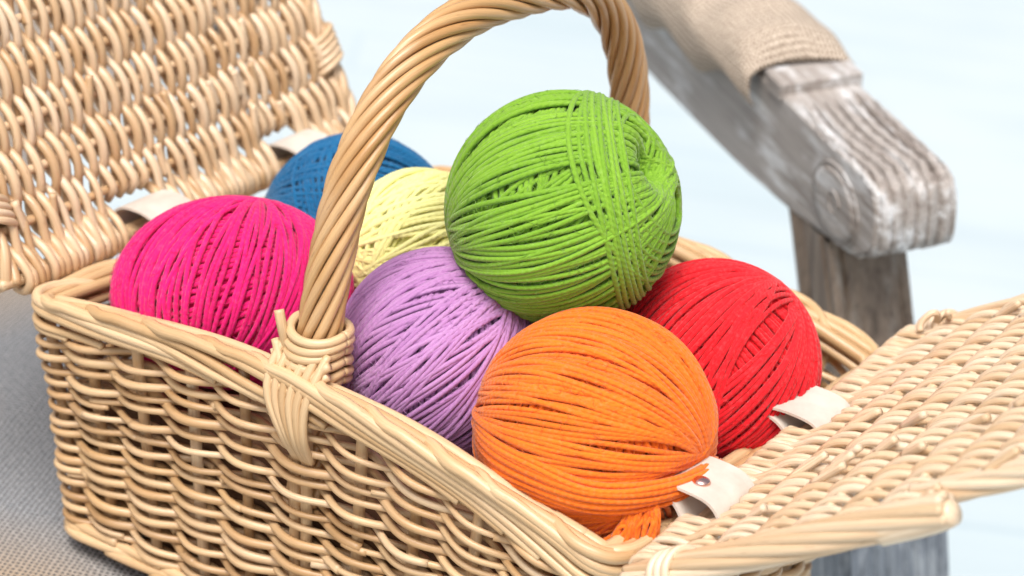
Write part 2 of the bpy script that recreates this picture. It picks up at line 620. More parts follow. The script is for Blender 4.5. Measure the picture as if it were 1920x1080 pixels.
# the bench that carries it
bench = thing('bench', 'low grey wooden bench under the burlap cloth, carrying the basket', 'bench')
mb = MB()
boxm(mb, (-.21, -.06, -.0245), (.535, .31, .0125), .003)
boxm(mb, (-.63, .52, -.0265), (.115, .265, .0125), .003)
mb.build('bench_top', WOOD_POST, bench, False)
for sx, sy in ((-.66, -.32), (-.66, .2), (.22, -.32), (.22, .15)):
    mb = MB()
    boxm(mb, (sx, sy, (FZ - .037) / 2), (.025, .025, (-.037 - FZ) / 2), .003)
    mb.build('leg', WOOD_POST, bench, False)

# ------------------------------------------------------------------ the basket
L, W, H, ARCH = .34, .2794, .1375, .0172
INSET, RC = .018, .014
NXS, NYS = 10, 8                       # stake intervals along the long and short sides
basket = thing('picnic_basket', 'open rectangular wicker picnic basket with twisted handle and two lids, full of yarn balls', 'basket')


def perimeter(u):
    """u in stake units -> (x, y, outward normal x, y) at rim level; corners at 0, 10, 18, 28"""
    u = np.mod(u, 36.0)
    x = np.where(u < 10, u / 10, np.where(u < 18, 1, np.where(u < 28, 1 - (u - 18) / 10, 0)))
    y = np.where(u < 10, 0, np.where(u < 18, (u - 10) / 8, np.where(u < 28, 1, 1 - (u - 28) / 8)))
    return x * L, y * W


def rounded(u, z):
    """wall centre line at height z (array), with rounded corners by local averaging"""
    k = 1 - np.clip(z / H, 0, 1.3)
    acc = 0
    ws_ = np.linspace(-.34, .34, 9)
    for d in ws_:
        x, y = perimeter(u + d)
        acc = acc + np.stack([x, y], -1)
    q = acc / len(ws_)
    sx = (L - 2 * INSET * k) / L
    sy = (W - 2 * INSET * k) / W
    return np.stack([L / 2 + (q[..., 0] - L / 2) * sx, W / 2 + (q[..., 1] - W / 2) * sy], -1)


def outward(u, z):
    e = 1e-2
    a, b = rounded(u - e, z), rounded(u + e, z)
    t = norm(b - a)
    return np.stack([t[..., 1], -t[..., 0]], -1)


def zrim(u):
    x, y = rounded(u, np.full_like(u, H)).T
    return H - .0055 + (ARCH + .0055) * np.sin(PI * np.clip(x / L, 0, 1)) ** 1.0


def wallpt(u, z, off):
    return np.concatenate([rounded(u, z) + outward(u, z) * np.asarray(off)[..., None] if np.ndim(off) else rounded(u, z) + outward(u, z) * off, np.asarray(z)[..., None]], -1)


mb = MB()
NROW = 30
Z0 = .013
for row in range(NROW):
    k = row / (NROW - 1)
    cuts = np.sort(rng.uniform(0, 36, 5))
    cuts = np.concatenate([cuts, [cuts[0] + 36]])
    amp = .0060
    for c0, c1 in zip(cuts[:-1], cuts[1:]):
        n = max(8, int((c1 - c0 + .3) * 12))
        u = np.linspace(c0 - .15, c1 + .15, n)
        zt = zrim(u) - .0165
        z = Z0 + (zt - Z0) * k + .0007 * np.sin(u * 1.3 + row * 2.1) + .0005 * np.sin(u * 2.9 + rng.uniform(0, 6)) + rng.normal(0, .0005)
        w = np.cos(PI * u + PI * (row % 2))
        w = np.sign(w) * np.abs(w) ** 1.0
        r = rng.uniform(.0016, .0024)
        taper = 1 - .12 * np.linspace(-1, 1, n) * rng.choice([-1, 1])
        mb.tube(wallpt(u, z, amp * rng.uniform(.82, 1.12) * w + rng.normal(.0003, .0005)), r * taper, 8)
for i in range(36):                                     # stakes
    for d in ((-.10, .10) if i in (5, 23) else (0,)):
        u0 = i + d + rng.normal(0, .02)
        zt = float(zrim(np.array([u0]))[0])
        z = np.linspace(.004, zt - .004, 14)
        u = np.full(14, u0)
        mb.tube(wallpt(u, z, 0.0), rng.uniform(.0027, .0032), 8, ref=(1, .3, 0))
mb.build('woven_wall', W_BODY, basket)

# rolled border: every stake bends over and runs along the rim
mb = MB()
for i in range(36):
    ln = rng.uniform(4.6, 6.0)
    t = np.linspace(0, 1, 60)
    u = i - .25 + rng.normal(0, .1) + t * ln
    zz = zrim(u)
    e = np.clip(t / .16, 0, 1)
    e = e * e * (3 - 2 * e)
    off = -.0045 + .0095 * e + .0012 * np.sin(t * 9 + i)
    dz = np.interp(t, [0, .08, .2, .45, .7, 1], [-.001, .0042, .0048, -.0010, -.0072, -.0135]) + .0004 * np.sin(t * 14 + i)
    r = .0032 * (1 - .35 * t) * rng.uniform(.92, 1.08)
    mb.tube(wallpt(u, zz + dz, off), r, 8)
for k, (o_, dz_, r_) in enumerate(((-.0062, .0015, .0034), (-.0055, -.006, .003), (.0, .003, .003))):
    for j in range(4):
        u = np.linspace(j * 9 + k * 2.3, j * 9 + 9.5 + k * 2.3, 110)
        mb.tube(wallpt(u, zrim(u) + dz_ + .0006 * np.sin(u * 2 + k), o_ + .0008 * np.sin(u * 1.7 + j)), r_ * rng.uniform(.9, 1.1), 8)
mb.build('rim', W_RIM, basket)

# foot border
mb = MB()
for k in range(36):
    t = np.linspace(0, 1, 30)
    u = k + t * 3.2
    mb.tube(wallpt(u, .0052 + .007 * t, .0065 - .003 * t + .001 * np.sin(t * 8)), .0029 * rng.uniform(.9, 1.1), 7)
mb.build('foot_border', W_RIM, basket)
mb = MB()
for k in range(46):
    x = INSET + .006 + k * (L - 2 * INSET - .012) / 45
    t = np.linspace(0, 1, 60)
    mb.tube(np.stack([np.full(60, x), INSET + .003 + t * (W - 2 * INSET - .006), .0075 + .0024 * np.sin(t * PI * 9 + PI * k)], 1), .003, 6)
for k in range(1, 9):
    y = INSET + .003 + k / 9 * (W - 2 * INSET - .006)
    mb.tube([(INSET + .003, y, .0075), (L / 2, y, .0075), (L - INSET - .003, y, .0075)], .0026, 6)
mb.build('basket_floor', W_BODY, basket)

# added padding under the yarn, blocks light and darkens the gaps in the weave
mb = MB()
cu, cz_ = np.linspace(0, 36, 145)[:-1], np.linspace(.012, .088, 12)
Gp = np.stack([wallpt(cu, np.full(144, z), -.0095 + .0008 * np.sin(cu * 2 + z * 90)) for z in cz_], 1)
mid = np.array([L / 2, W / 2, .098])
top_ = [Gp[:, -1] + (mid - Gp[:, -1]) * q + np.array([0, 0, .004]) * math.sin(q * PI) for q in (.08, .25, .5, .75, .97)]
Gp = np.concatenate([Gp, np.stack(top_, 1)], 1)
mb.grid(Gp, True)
PAD = NT('padding_brown')
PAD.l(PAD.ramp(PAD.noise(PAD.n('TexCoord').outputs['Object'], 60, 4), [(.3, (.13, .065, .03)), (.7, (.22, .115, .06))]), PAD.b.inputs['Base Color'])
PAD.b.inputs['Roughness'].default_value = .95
pad = mb.build('added_padding', PAD.m)
tag(pad, 'added dark brown padding inside the basket under the yarn, darkening the gaps between the woven rods', 'padding')

# ---- the twisted handle
hy0, hy1, hx0, hx1, hz = .0115, .2690, .1672, .1750, .1670
th = np.linspace(0, PI, 1500)
c, s_ = np.cos(th), np.sin(th)
cc = np.sign(c) * np.abs(c) ** .7254
ss = s_ ** .7254
base_z = H + ARCH - .008
HC = np.stack([(hx0 + hx1) / 2 + (hx0 - hx1) / 2 * cc - .0027 * ss, (hy0 + hy1) / 2 - (hy1 - hy0) / 2 * cc + .001 * ss, base_z + hz * ss], 1)
HC = np.vstack([[HC[0] + (0, .004, -.06)], [HC[0] + (0, .001, -.012)], HC[1:-1], [HC[-1] + (0, -.001, -.012)], [HC[-1] + (0, -.004, -.06)]])
HC = resample(HC, 420)
for _ in range(6):
    HC[1:-1] = .25 * HC[:-2] + .5 * HC[1:-1] + .25 * HC[2:]
HC = resample(HC, 420)
T = norm(np.gradient(HC, axis=0))
N1 = norm(np.array([1., 0, 0]) - T * T[:, :1])
N2 = np.cross(T, N1)
Lh = np.concatenate([[0], np.cumsum(np.linalg.norm(np.diff(HC, axis=0), axis=1))])
mb = MB()
NS = 10
for k in range(NS):
    ph = 2 * PI * k / NS + Lh / .165 * 2 * PI + .05 * np.sin(Lh * 40 + k)
    rad = .0083 + .0003 * np.sin(Lh * 55 + k * 2)
    P = HC + (np.cos(ph)[:, None] * N1 + np.sin(ph)[:, None] * N2) * rad[:, None]
    ref = np.cos(ph)[:, None] * N1 + np.sin(ph)[:, None] * N2
    mb.tube(P, .00242 * rng.uniform(.93, 1.08), 9, ref=ref)
mb.tube(HC, .0062, 10, ref=N1)
handle = mb.build('handle', W_HANDLE, basket)


def binding(y, sgn, x):
    """wrapped rods round the handle's foot, with tails tucked down over the rim"""
    mb = MB()
    t = np.linspace(0, 2 * PI, 50)
    zc = H + ARCH + .004
    for k in range(6):
        rx, ry = .0138 + .0005 * math.sin(k * 2.1), .0136
        z = zc + .0205 - k * .0042
        dip = .0022 + .0010 * k
        P = np.stack([x + (rx + .0002 * k) * np.cos(t), y + (ry + .0007 * k) * np.sin(t) * 1.0, z - dip * np.cos(2 * t) * 0 - dip * .9 * np.abs(np.sin(t)) ** 1 * 1.0 + .0012 * np.sin(t + k)], 1)
        mb.tube(P, .00225 * rng.uniform(.9, 1.1), 8, closed=False)
    out = -sgn
    for k in range(6):
        q = (k - 2.5) / 2.5
        xt = x + q * .0125
        xb = x + q * .0062 + .006
        P = smooth_path([(xt, y + out * .009, zc + .013), (xt, y + out * .0175, zc + .001), (x + q * .0105 + .001, y + out * .0215, zc - .012), (xb, y + out * .0205, zc - .028), (xb + .001 - q * .002, y + out * .012, zc - .042)], 24)
        mb.tube(P, .0023 * rng.uniform(.92, 1.08), 8, ref=(1, 0, 0))
    # cut end that sticks out
    mb.tube(smooth_path([(x - .010, y + out * .010, zc + .008), (x - .0125, y + out * .0125, zc + .02), (x - .0155, y + out * .012, zc + .027)], 10), .0024, 8, ref=(1, 0, 0))
    for k in range(2):
        P = smooth_path([(x - .016, y + out * .012, zc + .012 - k * .005), (x, y + out * .0185, zc - .006 - k * .004), (x + .016, y + out * .012, zc + .010 - k * .005)], 20)
        mb.tube(P, .0022, 8)
    return mb.build('handle_binding', W_RIM, handle)


binding(hy0, 1, hx0)
binding(hy1, -1, hx1)


# ---- lids (woven panel, frame rails)
def lid(O, h, u, width, length, npitch, nst, gaps, mat, rrod, seed, amp=.0042, flip=1, step=None):
    """O hinge corner, h unit along the hinge, u unit up the lid; the panel's rods run along u and turn round the hinge rail"""
    rg = np.random.default_rng(seed)
    h, u = norm(np.array(h)), np.array(u, float)
    u = norm(u - h * (u @ h))
    n = np.cross(h, u) * flip                # the face one sees
    O = np.array(O, float)
    def P(a, b, c):
        a, b, c = np.broadcast_arrays(a, b, c)
        return O + a[..., None] * h + b[..., None] * u + c[..., None] * n
    mb = MB()
    sp = length / nst
    full = length
    for i in range(npitch):
        a0 = .006 + (width - .012) * (i + .5) / npitch + rg.normal(0, .0006)
        # rods stop short of the hinge where the straps pass
        ingap = any(g0 < a0 < g1 for g0, g1 in gaps)
        length = step[1] if step and a0 < step[0] else full
        b0 = sp * .95 if ingap else 0.0
        r = rrod * rg.uniform(.86, 1.12)
        b = np.linspace(b0, length, int((length - b0) / .0016))
        ph_ = PI * (i % 2) + rg.normal(0, .16)
        w = np.cos(PI * (b / sp) + ph_)
        w = np.sign(w) * np.abs(w) ** .8
        cz = amp * w
        a = a0 + .0010 * np.sin(b * 60 + rg.uniform(0, 6)) + rg.normal(0, .004) * (b - b0)
        fade = np.clip(b / (.8 * sp), 0, 1)
        if not ingap:
            cz = cz * fade + (1 - fade) * (.0068)
        ph = P(a, b, cz)
        if not ingap:                       # wrap round the hinge rail
            tt = np.linspace(1.6 * PI, PI * .5, 14)
            wrap = P(a[0] + 0 * tt, .0070 * np.cos(tt), .0068 * np.sin(tt))
            ph = np.vstack([wrap[:-1], ph])
        else:
            ph = np.vstack([P(np.array([a[0]]), np.array([b0 - .004]), np.array([-.003])), ph])
        rr_ = np.full(len(ph), r) * (1 + .08 * np.sin(np.linspace(0, 9, len(ph)) + i))
        mb.tube(ph, rr_, 7, ref=h)
    for k in range(1, nst + 1):
        a = np.linspace(step[0] if step and k * sp > step[1] else 0, width, 60)
        mb.tube(P(a, np.full(60, k * sp) + .0006 * np.sin(a * 60 + k), np.zeros(60) + .0008 * np.sin(a * 40)), .0026, 7, ref=n)
    # stray cut ends on the face
    for _ in range(int(npitch * .28)):
        a0, k = rg.uniform(.02, width - .02), rg.integers(1, nst)
        q = np.linspace(0, 1, 8)
        mb.tube(P(a0 + q * rg.normal(0, .003), k * sp + (q - .3) * rg.uniform(.012, .02), .003 + q * rg.uniform(.003, .0055)), rrod * .9, 7, ref=h)
    return mb, P


def rail(mb, A, B, n, rad, rr, k=4, turns=3.2, ext=0.0):
    """a bundle of twisted rods from A to B"""
    A, B = np.array(A), np.array(B)
    d = norm(B - A)
    t = np.linspace(0, 1, 90)
    e1 = norm(n - d * (n @ d)); e2 = np.cross(d, e1)
    for j in range(k):
        ph = 2 * PI * (j / k + turns * t)
        P = A + (B - A) * t[:, None] + rad * (np.cos(ph)[:, None] * e1 + np.sin(ph)[:, None] * e2)
        mb.tube(P, rr * rng.uniform(.9, 1.1), 8, ref=e1)


# left lid, thrown back
OL = (-.015, -.005, .1400)
hL = (0, .285, .013)
uL = (-.53, 0, .848)
WL, LL = .285, .172
mbL, PL = lid(OL, hL, uL, WL, LL, 62, 7, [(.082, .112), (.206, .234)], W_LIDL, .00255, 3, amp=.0046)
lidL = mbL.build('lid', W_LIDL, basket)
tag(lidL, 'open lid thrown back at the left end, loosely woven')
z1 = np.zeros(1)
def pt(Pf, a, b, c): return Pf(np.array([a]), np.array([b]), np.array([c]))[0]
nL = pt(PL, 0, 0, 1) - pt(PL, 0, 0, 0)
mb = MB()
rail(mb, pt(PL, -.006, 0, 0), pt(PL, WL + .004, 0, 0), nL, .0012, .0030, 2, 2)
rail(mb, pt(PL, WL - .002, -.002, 0), pt(PL, WL - .002, LL + .004, 0), nL, .0036, .0028, 4, 3)
rail(mb, pt(PL, .002, -.002, 0), pt(PL, .002, LL + .004, 0), nL, .0036, .0028, 4, 3)
rail(mb, pt(PL, -.004, LL, 0), pt(PL, WL + .004, LL, 0), nL, .0036, .0028, 4, 4)
mb.build('lid_frame', W_LIDL, lidL)
mb = MB()
for k in range(5):                        # whipping round the right-hand rail
    tt = np.linspace(0, 2 * PI, 24)
    cen = pt(PL, WL - .004, .044 + k * .0042, 0)
    mb.tube(PL(WL - .004 + .0105 * np.cos(tt), .044 + k * .0042 + .0045 * np.cos(tt), .0085 * np.sin(tt)), .0021, 7, ref=uL)
mb.build('binding', W_LIDL, lidL)
mb = MB()
for k in range(4):
    tt = np.linspace(0, 2 * PI, 24)
    mb.tube(PL(.006 + .0105 * np.cos(tt), .030 + k * .0042 - .0045 * np.cos(tt), .0085 * np.sin(tt)), .0021, 7, ref=uL)
mb.build('binding', W_LIDL, lidL)

# right lid, lowered outwards
OR = (.358, -.008, .1375)
hR = (-.004, .290, .020)
uR = (.809, 0, .588)
WR, LR, LR2 = .291, .143, .207
mbR, PR = lid(OR, hR, uR, WR, LR2, 62, 10, [(.052, .081), (.150, .178)], W_LIDR, .00205, 5, amp=.0034, flip=-1, step=(.027, LR))
lidR = mbR.build('lid', W_LIDR, basket)
tag(lidR, 'pale open lid folded outwards at the right end, closely woven')
nR = pt(PR, 0, 0, 1) - pt(PR, 0, 0, 0)
mb = MB()
rail(mb, pt(PR, -.002, 0, 0), pt(PR, WR + .004, 0, 0), nR, .0012, .0030, 2, 2)
rail(mb, pt(PR, .001, -.004, .000), pt(PR, .001, LR + .012, .000), nR, .0050, .0025, 8, .7)
rail(mb, pt(PR, WR - .002, -.004, 0), pt(PR, WR - .002, LR2 + .01, 0), nR, .0034, .0024, 5, 1.)
rail(mb, pt(PR, .024, LR2, 0), pt(PR, WR + .004, LR2, 0), nR, .0046, .0034, 5, 4)
rail(mb, pt(PR, .026, LR - .016, -.001), pt(PR, .026, LR2 + .006, -.001), nR, .0036, .0023, 6, .6)
rail(mb, pt(PR, .0, LR - .002, -.003), pt(PR, .028, LR - .002, -.003), nR, .0026, .0028, 3, .6)
frR = mb.build('lid_frame', W_LIDR, lidR)
mb = MB()
q = np.linspace(0, 1, 20)
mb.tube(PR(.001 + 0 * q, LR - .02 + q * .034, -.002 + 0 * q), .0068 - .0022 * q ** 6, 12, ref=nR)
mb.build('rail_end', W_LIDR, lidR)
mb = MB()
for k in range(4):
    tt = np.linspace(0, 2 * PI, 24)
    mb.tube(PR(WR - .004 + .0085 * np.cos(tt), .006 + k * .0038 + .003 * np.cos(tt), .0075 * np.sin(tt)), .0018, 7, ref=uR)
mb.tube(PR(WR - .010 - .012 * q, .016 + .004 * np.sin(q * 5), .006 + .006 * np.sin(q * PI)), .0018, 7, ref=uR)
mb.tube(PR(WR - .004 - .016 * q, .020 + .010 * q, .004 + .007 * q), .0018, 7, ref=uR)
mb.build('binding', W_LIDR, lidR)
mb = MB()
for k in range(3):
    tt = np.linspace(0, 2 * PI, 24)
    mb.tube(PR(.002 + .0095 * np.cos(tt), .016 + k * .004 + .003 * np.cos(tt), -.001 + .009 * np.sin(tt)), .002, 7, ref=uR)
mb.build('binding', W_LIDR, lidR)

# ---- leather hinge straps with rivets
LEA, RIV = leather_mat(), rivet_mat()


def strap(sec, y0, y1, hdir, rivet_at, label=None):
    """a leather strip folded round rim and lid rail: sec = loop in (x, z), swept along the hinge"""
    sec = smooth_path(sec, 60)
    th_ = .0013
    d = norm(np.gradient(sec, axis=0))
    nn = np.stack([-d[:, 1], d[:, 0]], 1)
    hd = np.array(hdir)
    rows = []
    vv = np.linspace(0, 1, 9)
    n0 = len(sec)
    # rounded corners at both ends
    tt = np.linspace(0, 1, n0)
    Ls = np.concatenate([[0], np.cumsum(np.linalg.norm(np.diff(sec, axis=0), axis=1))])
    e = np.minimum(Ls, Ls[-1] - Ls)
    ins = .005 * (1 - np.sqrt(np.clip(1 - (1 - np.clip(e / .005, 0, 1)) ** 2, 0, 1)))
    G = np.zeros((n0, 2 * len(vv), 3))
    for j, v in enumerate(vv):
        yy = (y0 + ins) + (y1 - y0 - 2 * ins) * v
        for kk, sgn in ((j, 1), (2 * len(vv) - 1 - j, -1)):
            G[:, kk, 0] = sec[:, 0] + nn[:, 0] * th_ / 2 * sgn + hd[0] * yy
            G[:, kk, 1] = yy
            G[:, kk, 2] = sec[:, 1] + nn[:, 1] * th_ / 2 * sgn + hd[2] * yy
    G2 = np.concatenate([G, G[:, :1]], 1)
    mb = MB()
    mb.grid(G2)
    mb.f.append(tuple(range(G2.shape[1] - 1)))
    mb.f.append(tuple((n0 - 1) * G2.shape[1] + q for q in range(G2.shape[1] - 1))[::-1])
    o = mb.build('hinge_strap', LEA, basket, False)
    o.data.polygons.foreach_set('use_smooth', np.ones(len(o.data.polygons), bool))
    md = o.modifiers.new('edges', 'EDGE_SPLIT'); md.split_angle = math.radians(50)
    if rivet_at is not None:
        mb = MB()
        r_ = np.array([.0002, .0022, .0036, .0042, .0040])
        z_ = np.array([.0017, .0015, .0009, .0001, -.001])
        a_ = np.linspace(0, 2 * PI, 25)[:-1]
        Gr = np.zeros((24, 5, 3))
        Gr[..., 0] = rivet_at[0] + np.cos(a_)[:, None] * r_
        Gr[..., 1] = rivet_at[1] + np.sin(a_)[:, None] * r_
        Gr[..., 2] = rivet_at[2] + z_
        mb.grid(Gr[:, ::-1], True)
        mb.build('rivet', RIV, o)
    return o


def right_sec(dz):
    return [(.3300, .1500 + dz), (.339, .1524 + dz), (.350, .1535 + dz), (.362, .1525 + dz), (.3685, .1475 + dz), (.3685, .1400 + dz), (.3620, .1355 + dz),
            (.3540, .1375 + dz), (.3470, .1450 + dz), (.3390, .1480 + dz), (.3310, .1470 + dz)]
strap(right_sec(.0035), .038, .071, (0, 1, .06), (.3530, .0490, .1609))
strap(right_sec(-.001), .138, .170, (0, 1, .06), None)


def left_sec(dz):
    return [(.020, .1420 + dz), (.012, .1490 + dz), (.000, .1530 + dz), (-.010, .1535 + dz), (-.0185, .1515 + dz), (-.0235, .1450 + dz), (-.0215, .1360 + dz),
            (-.014, .1325 + dz), (-.004, .1400 + dz), (.008, .1430 + dz), (.018, .1395 + dz)]
strap(left_sec(.002), .078, .110, (0, 1, .045), None)
strap(left_sec(.002), .200, .232, (0, 1, .045), None)


# ------------------------------------------------------------------ yarn balls
SR = .00134


def loops(mb, C, R, axes, n_set, pole, delta, phis, sr=SR, dimple=0., jit=.0006, seed=0, sides=6, npt=84, lift=None):
    """strands wound from pole to pole: tilted near-great circles"""
    rg = np.random.default_rng(seed)
    a = norm(np.array(pole))
    e1 = norm(np.cross(a, [.31, .52, .79])); e2 = np.cross(a, e1)
    t = np.linspace(0, 2 * PI, npt + 1)[:-1]
    for k, f in enumerate(phis):
        f = f + rg.normal(0, .004)
        dl = delta + rg.normal(0, .03)
        n = math.cos(dl) * (math.cos(f) * e1 + math.sin(f) * e2) + math.sin(dl) * a
        p = norm(np.cross(n, a)); q = np.cross(n, p)
        D = np.cos(t)[:, None] * p + np.sin(t)[:, None] * q
        D = D + n * (jit / R) * (np.sin(2 * t + rg.uniform(0, 6)) + .8 * np.sin(5 * t + rg.uniform(0, 6)))[:, None]
        D = norm(D)
        put(mb, C, R + rg.normal(0, .0003) + (0 if lift is None else lift * k / len(phis)), axes, D, sr * rg.uniform(.92, 1.08), a, dimple, sides)


def rings(mb, C, R, axes, nrm, ds, sr=SR, jit=.0006, seed=0, tilt=.03, arc=None, sides=6, npt=84):
    """strands lying side by side: small circles about one axis"""
    rg = np.random.default_rng(seed)
    a = norm(np.array(nrm))
    e1 = norm(np.cross(a, [.31, .52, .79])); e2 = np.cross(a, e1)
    t = np.linspace(0, 2 * PI, npt + 1)[:-1]
    for d in ds:
        d = d + rg.normal(0, .003)
        rr = math.sqrt(max(1e-4, 1 - d * d))
        w = tilt * np.sin(t + rg.normal(0, .25)) + (jit / R) * (np.sin(3 * t + rg.uniform(0, 6)))
        D = rr * (np.cos(t)[:, None] * e1 + np.sin(t)[:, None] * e2) + (d + w)[:, None] * a
        put(mb, C, R + rg.normal(0, .0002), axes, norm(D), sr * rg.uniform(.92, 1.08), a, 0, sides)


DENT = []


def dent(D):
    f = np.ones(D.shape[:-1])
    for ax, dep, wid in DENT:
        f = f * (1 - dep * np.exp(-(np.arccos(np.clip(D @ ax, -1, 1)) / wid) ** 2))
    return f


def put(mb, C, R, axes, D, r, a, dimple, sides):
    rad = R * dent(D)
    if dimple:
        cz = np.abs(D @ a)
        ang = np.arccos(np.clip(cz, 0, 1))
        rad = rad * (1 - dimple * np.exp(-(ang / .33) ** 2))
    X = D * rad[:, None]
    if axes is not None:
        X = X @ axes
    mb.tube(C + X, r, sides, closed=True, ref=D)


def groups(rg, total, step, gap, nmin, nmax):
    out, f = [], 0.0
    while f < total:
        for _ in range(rg.integers(nmin, nmax)):
            out.append(f)
            f += step * rg.uniform(1.02, 1.22)
        f += rg.uniform(*gap)
    return [x for x in out if x < total]


def stretch(axis, k, k2=1.0):
    a = norm(np.array(axis))
    return np.eye(3) * k2 + np.outer(a, a) * (k - k2)


def core(C, R, axes, mat, parent):
    mb = MB()
    th = np.linspace(0, 2 * PI, 41)[:-1]
    ph = np.linspace(0.01, PI - .01, 24)
    G = np.stack([np.cos(th)[:, None] * np.sin(ph), np.sin(th)[:, None] * np.sin(ph), np.broadcast_to(np.cos(ph), (40, 24))], 2)
    G = G * (R * dent(G))[..., None]
    if axes is not None: G = G @ axes
    mb.grid(G[::-1] + C, True)
    return mb.build('core', mat, parent)


def yarn(label, col, dark, C, R, axes=None, layers=(), seed=1):
    root = thing('yarn_ball', label, 'yarn ball', group='yarn balls in the basket')
    mat = yarn_mat(label.split()[0] + '_yarn', col, dark)
    C = np.array(C)
    core(C, R * .925, axes, mat, root)
    rg = np.random.default_rng(seed)
    for name, items in layers:
        mb = MB()
        for it in items:
            kind, kw = it[0], dict(it[1])
            Rr = R * kw.pop('k', 1.0)
            if kind == 'loops':
                if 'phis' not in kw:
                    step = 2 * SR / R * kw.pop('den', .95)
                    kw['phis'] = groups(rg, kw.pop('total', PI), step, kw.pop('gap', (0, .0)), *kw.pop('nn', (400, 401)))
                loops(mb, C, Rr, axes, 0, seed=int(rg.integers(1e6)), **kw)
            else:
                rings(mb, C, Rr, axes, seed=int(rg.integers(1e6)), **kw)
        if name == layers[-1][0]:           # loose fibres standing off the strands
            for _ in range(700):
                d0 = norm(rg.normal(0, 1, 3))
                d1 = norm(rg.normal(0, 1, 3)); d1 = norm(d1 - d0 * (d1 @ d0))
                q = np.linspace(0, 1, 7)[:, None]
                X = norm(d0 + d1 * q * rg.uniform(.05, .16) + norm(np.cross(d0, d1)) * .03 * np.sin(q * rg.uniform(2, 6)))
                f = R * dent(X)[:, None] * (1.025 + rg.uniform(.004, .022) * np.sin(q * PI * rg.uniform(.5, 1)))
                Y = X * f
                if axes is not None: Y = Y @ axes
                mb.tube(C + Y, .00012, 3, ref=X, cap=False)
        mb.build(name, mat, root)
    return root, mat


def seq(a, b, R, m=1.0):
    return list(np.arange(a, b, 2 * SR / R * m))


R = .0535
DENT[:] = [(scr(.80, .36, .48), .36, .19)]
GREEN, _ = yarn('green yarn ball on top of the heap, under the handle', (.25, .46, .035), (.12, .28, .012), (.230, .108, .2335), R, None, [
    ('inner_winding', [('loops', dict(pole=scr(.05, .85, -.5), delta=.2, k=.955, den=.95)),
                       ('loops', dict(pole=scr(.35, .8, .45), delta=.3, k=.963, den=1.6))]),
    ('outer_winding', [('loops', dict(pole=scr(.98, .0, .2), delta=.22, k=1.0, total=PI, gap=(.05, .16), nn=(5, 13), lift=.0012)),
                       ('loops', dict(pole=scr(.96, .12, .2), delta=.2, k=1.018, total=PI, gap=(.16, .5), nn=(4, 9)))]),
    ('crossing_band', [('rings', dict(nrm=scr(.95, .12, .10), ds=seq(.36, .60, R, .95), k=1.035, tilt=.05)),
                       ('rings', dict(nrm=scr(.86, .30, .42), ds=seq(.55, .90, R, 1.0), k=1.022, tilt=.04))]),
], 4)
DENT[:] = []
R = .0495
yarn('lilac yarn ball in the middle, behind the foot of the handle', (.52, .27, .52), (.36, .135, .37), (.194, .076, .1535), R, None, [
    ('inner_winding', [('loops', dict(pole=scr(-.2, .9, .3), delta=.25, k=.955, den=.95))]),
    ('outer_winding', [('loops', dict(pole=scr(.86, .34, .36), delta=.14, k=1.0, den=.88, gap=(.0, .05), nn=(8, 20), lift=.001)),
                       ('loops', dict(pole=scr(.80, .52, .28), delta=.22, k=1.02, gap=(.14, .42), nn=(4, 10)))]),
], 7)
R = .0535
OC = np.array((.2905, .0605, .1570))
DENT[:] = [(scr(.68, -.60, .42), .30, .30)]
ORANGE, OM = yarn('orange yarn ball with loose tied end, nearest the near right corner', (.90, .215, .012), (.66, .10, .004), OC, R, None, [
    ('inner_winding', [('loops', dict(pole=scr(.2, .8, .5), delta=.2, k=.955, den=.95)),
                       ('loops', dict(pole=scr(-.4, .75, .5), delta=.2, k=.963, den=1.4))]),
    ('outer_winding', [('loops', dict(pole=scr(.93, -.26, .32), delta=.10, k=1.0, den=.9, gap=(.01, .07), nn=(8, 18), lift=.0012)),
                       ('loops', dict(pole=scr(.90, -.34, .42), delta=.12, k=1.022, gap=(.10, .34), nn=(5, 11)))]),
], 12)
DENT[:] = []
R = .0505
yarn('red yarn ball at the far right, half behind the orange one', (.84, .014, .024), (.62, .004, .012), (.2955, .163, .1565), R, None, [
    ('inner_winding', [('loops', dict(pole=scr(-.6, .6, .4), delta=.2, k=.955, den=.95))]),
    ('outer_winding', [('loops', dict(pole=scr(.62, .70, .30), delta=.14, k=1.0, den=.9, gap=(.0, .03), nn=(10, 26), lift=.0008)),
                       ('rings', dict(nrm=scr(.75, -.35, .45), ds=seq(.42, .54, R, 1.0), k=1.012, tilt=.06))]),
], 15)
R = .0465
yarn('bright pink yarn ball at the left end of the basket', (.84, .006, .19), (.55, .002, .09), (.0775, .0575, .1495), R, stretch(scr(1, .02, 0), 1.27, 1.0), [
    ('inner_winding', [('loops', dict(pole=scr(.9, .1, .3), delta=.2, k=.955, den=.95))]),
    ('outer_winding', [('loops', dict(pole=scr(.16, .93, -.12), delta=.03, k=1.0, den=.88, gap=(.0, .02), nn=(14, 40), lift=.0008)),
                       ('loops', dict(pole=scr(.24, .92, -.1), delta=.06, k=1.014, gap=(.5, .9), nn=(4, 8)))]),
], 21)
R = .0430
yarn('pale yellow yarn ball between the blue and the lilac balls', (.90, .90, .42), (.82, .76, .24), (.1285, .147, .1620), R, None, [
    ('inner_winding', [('loops', dict(pole=scr(.5, .7, .5), delta=.2, k=.955, den=.95))]),
    ('outer_winding', [('loops', dict(pole=scr(-.82, -.15, .5), delta=.12, k=1.0, gap=(.04, .14), nn=(5, 10), lift=.001)),
                       ('loops', dict(pole=scr(-.72, -.45, .48), delta=.18, k=1.02, gap=(.15, .5), nn=(3, 7)))]),
], 25)
R = .0510
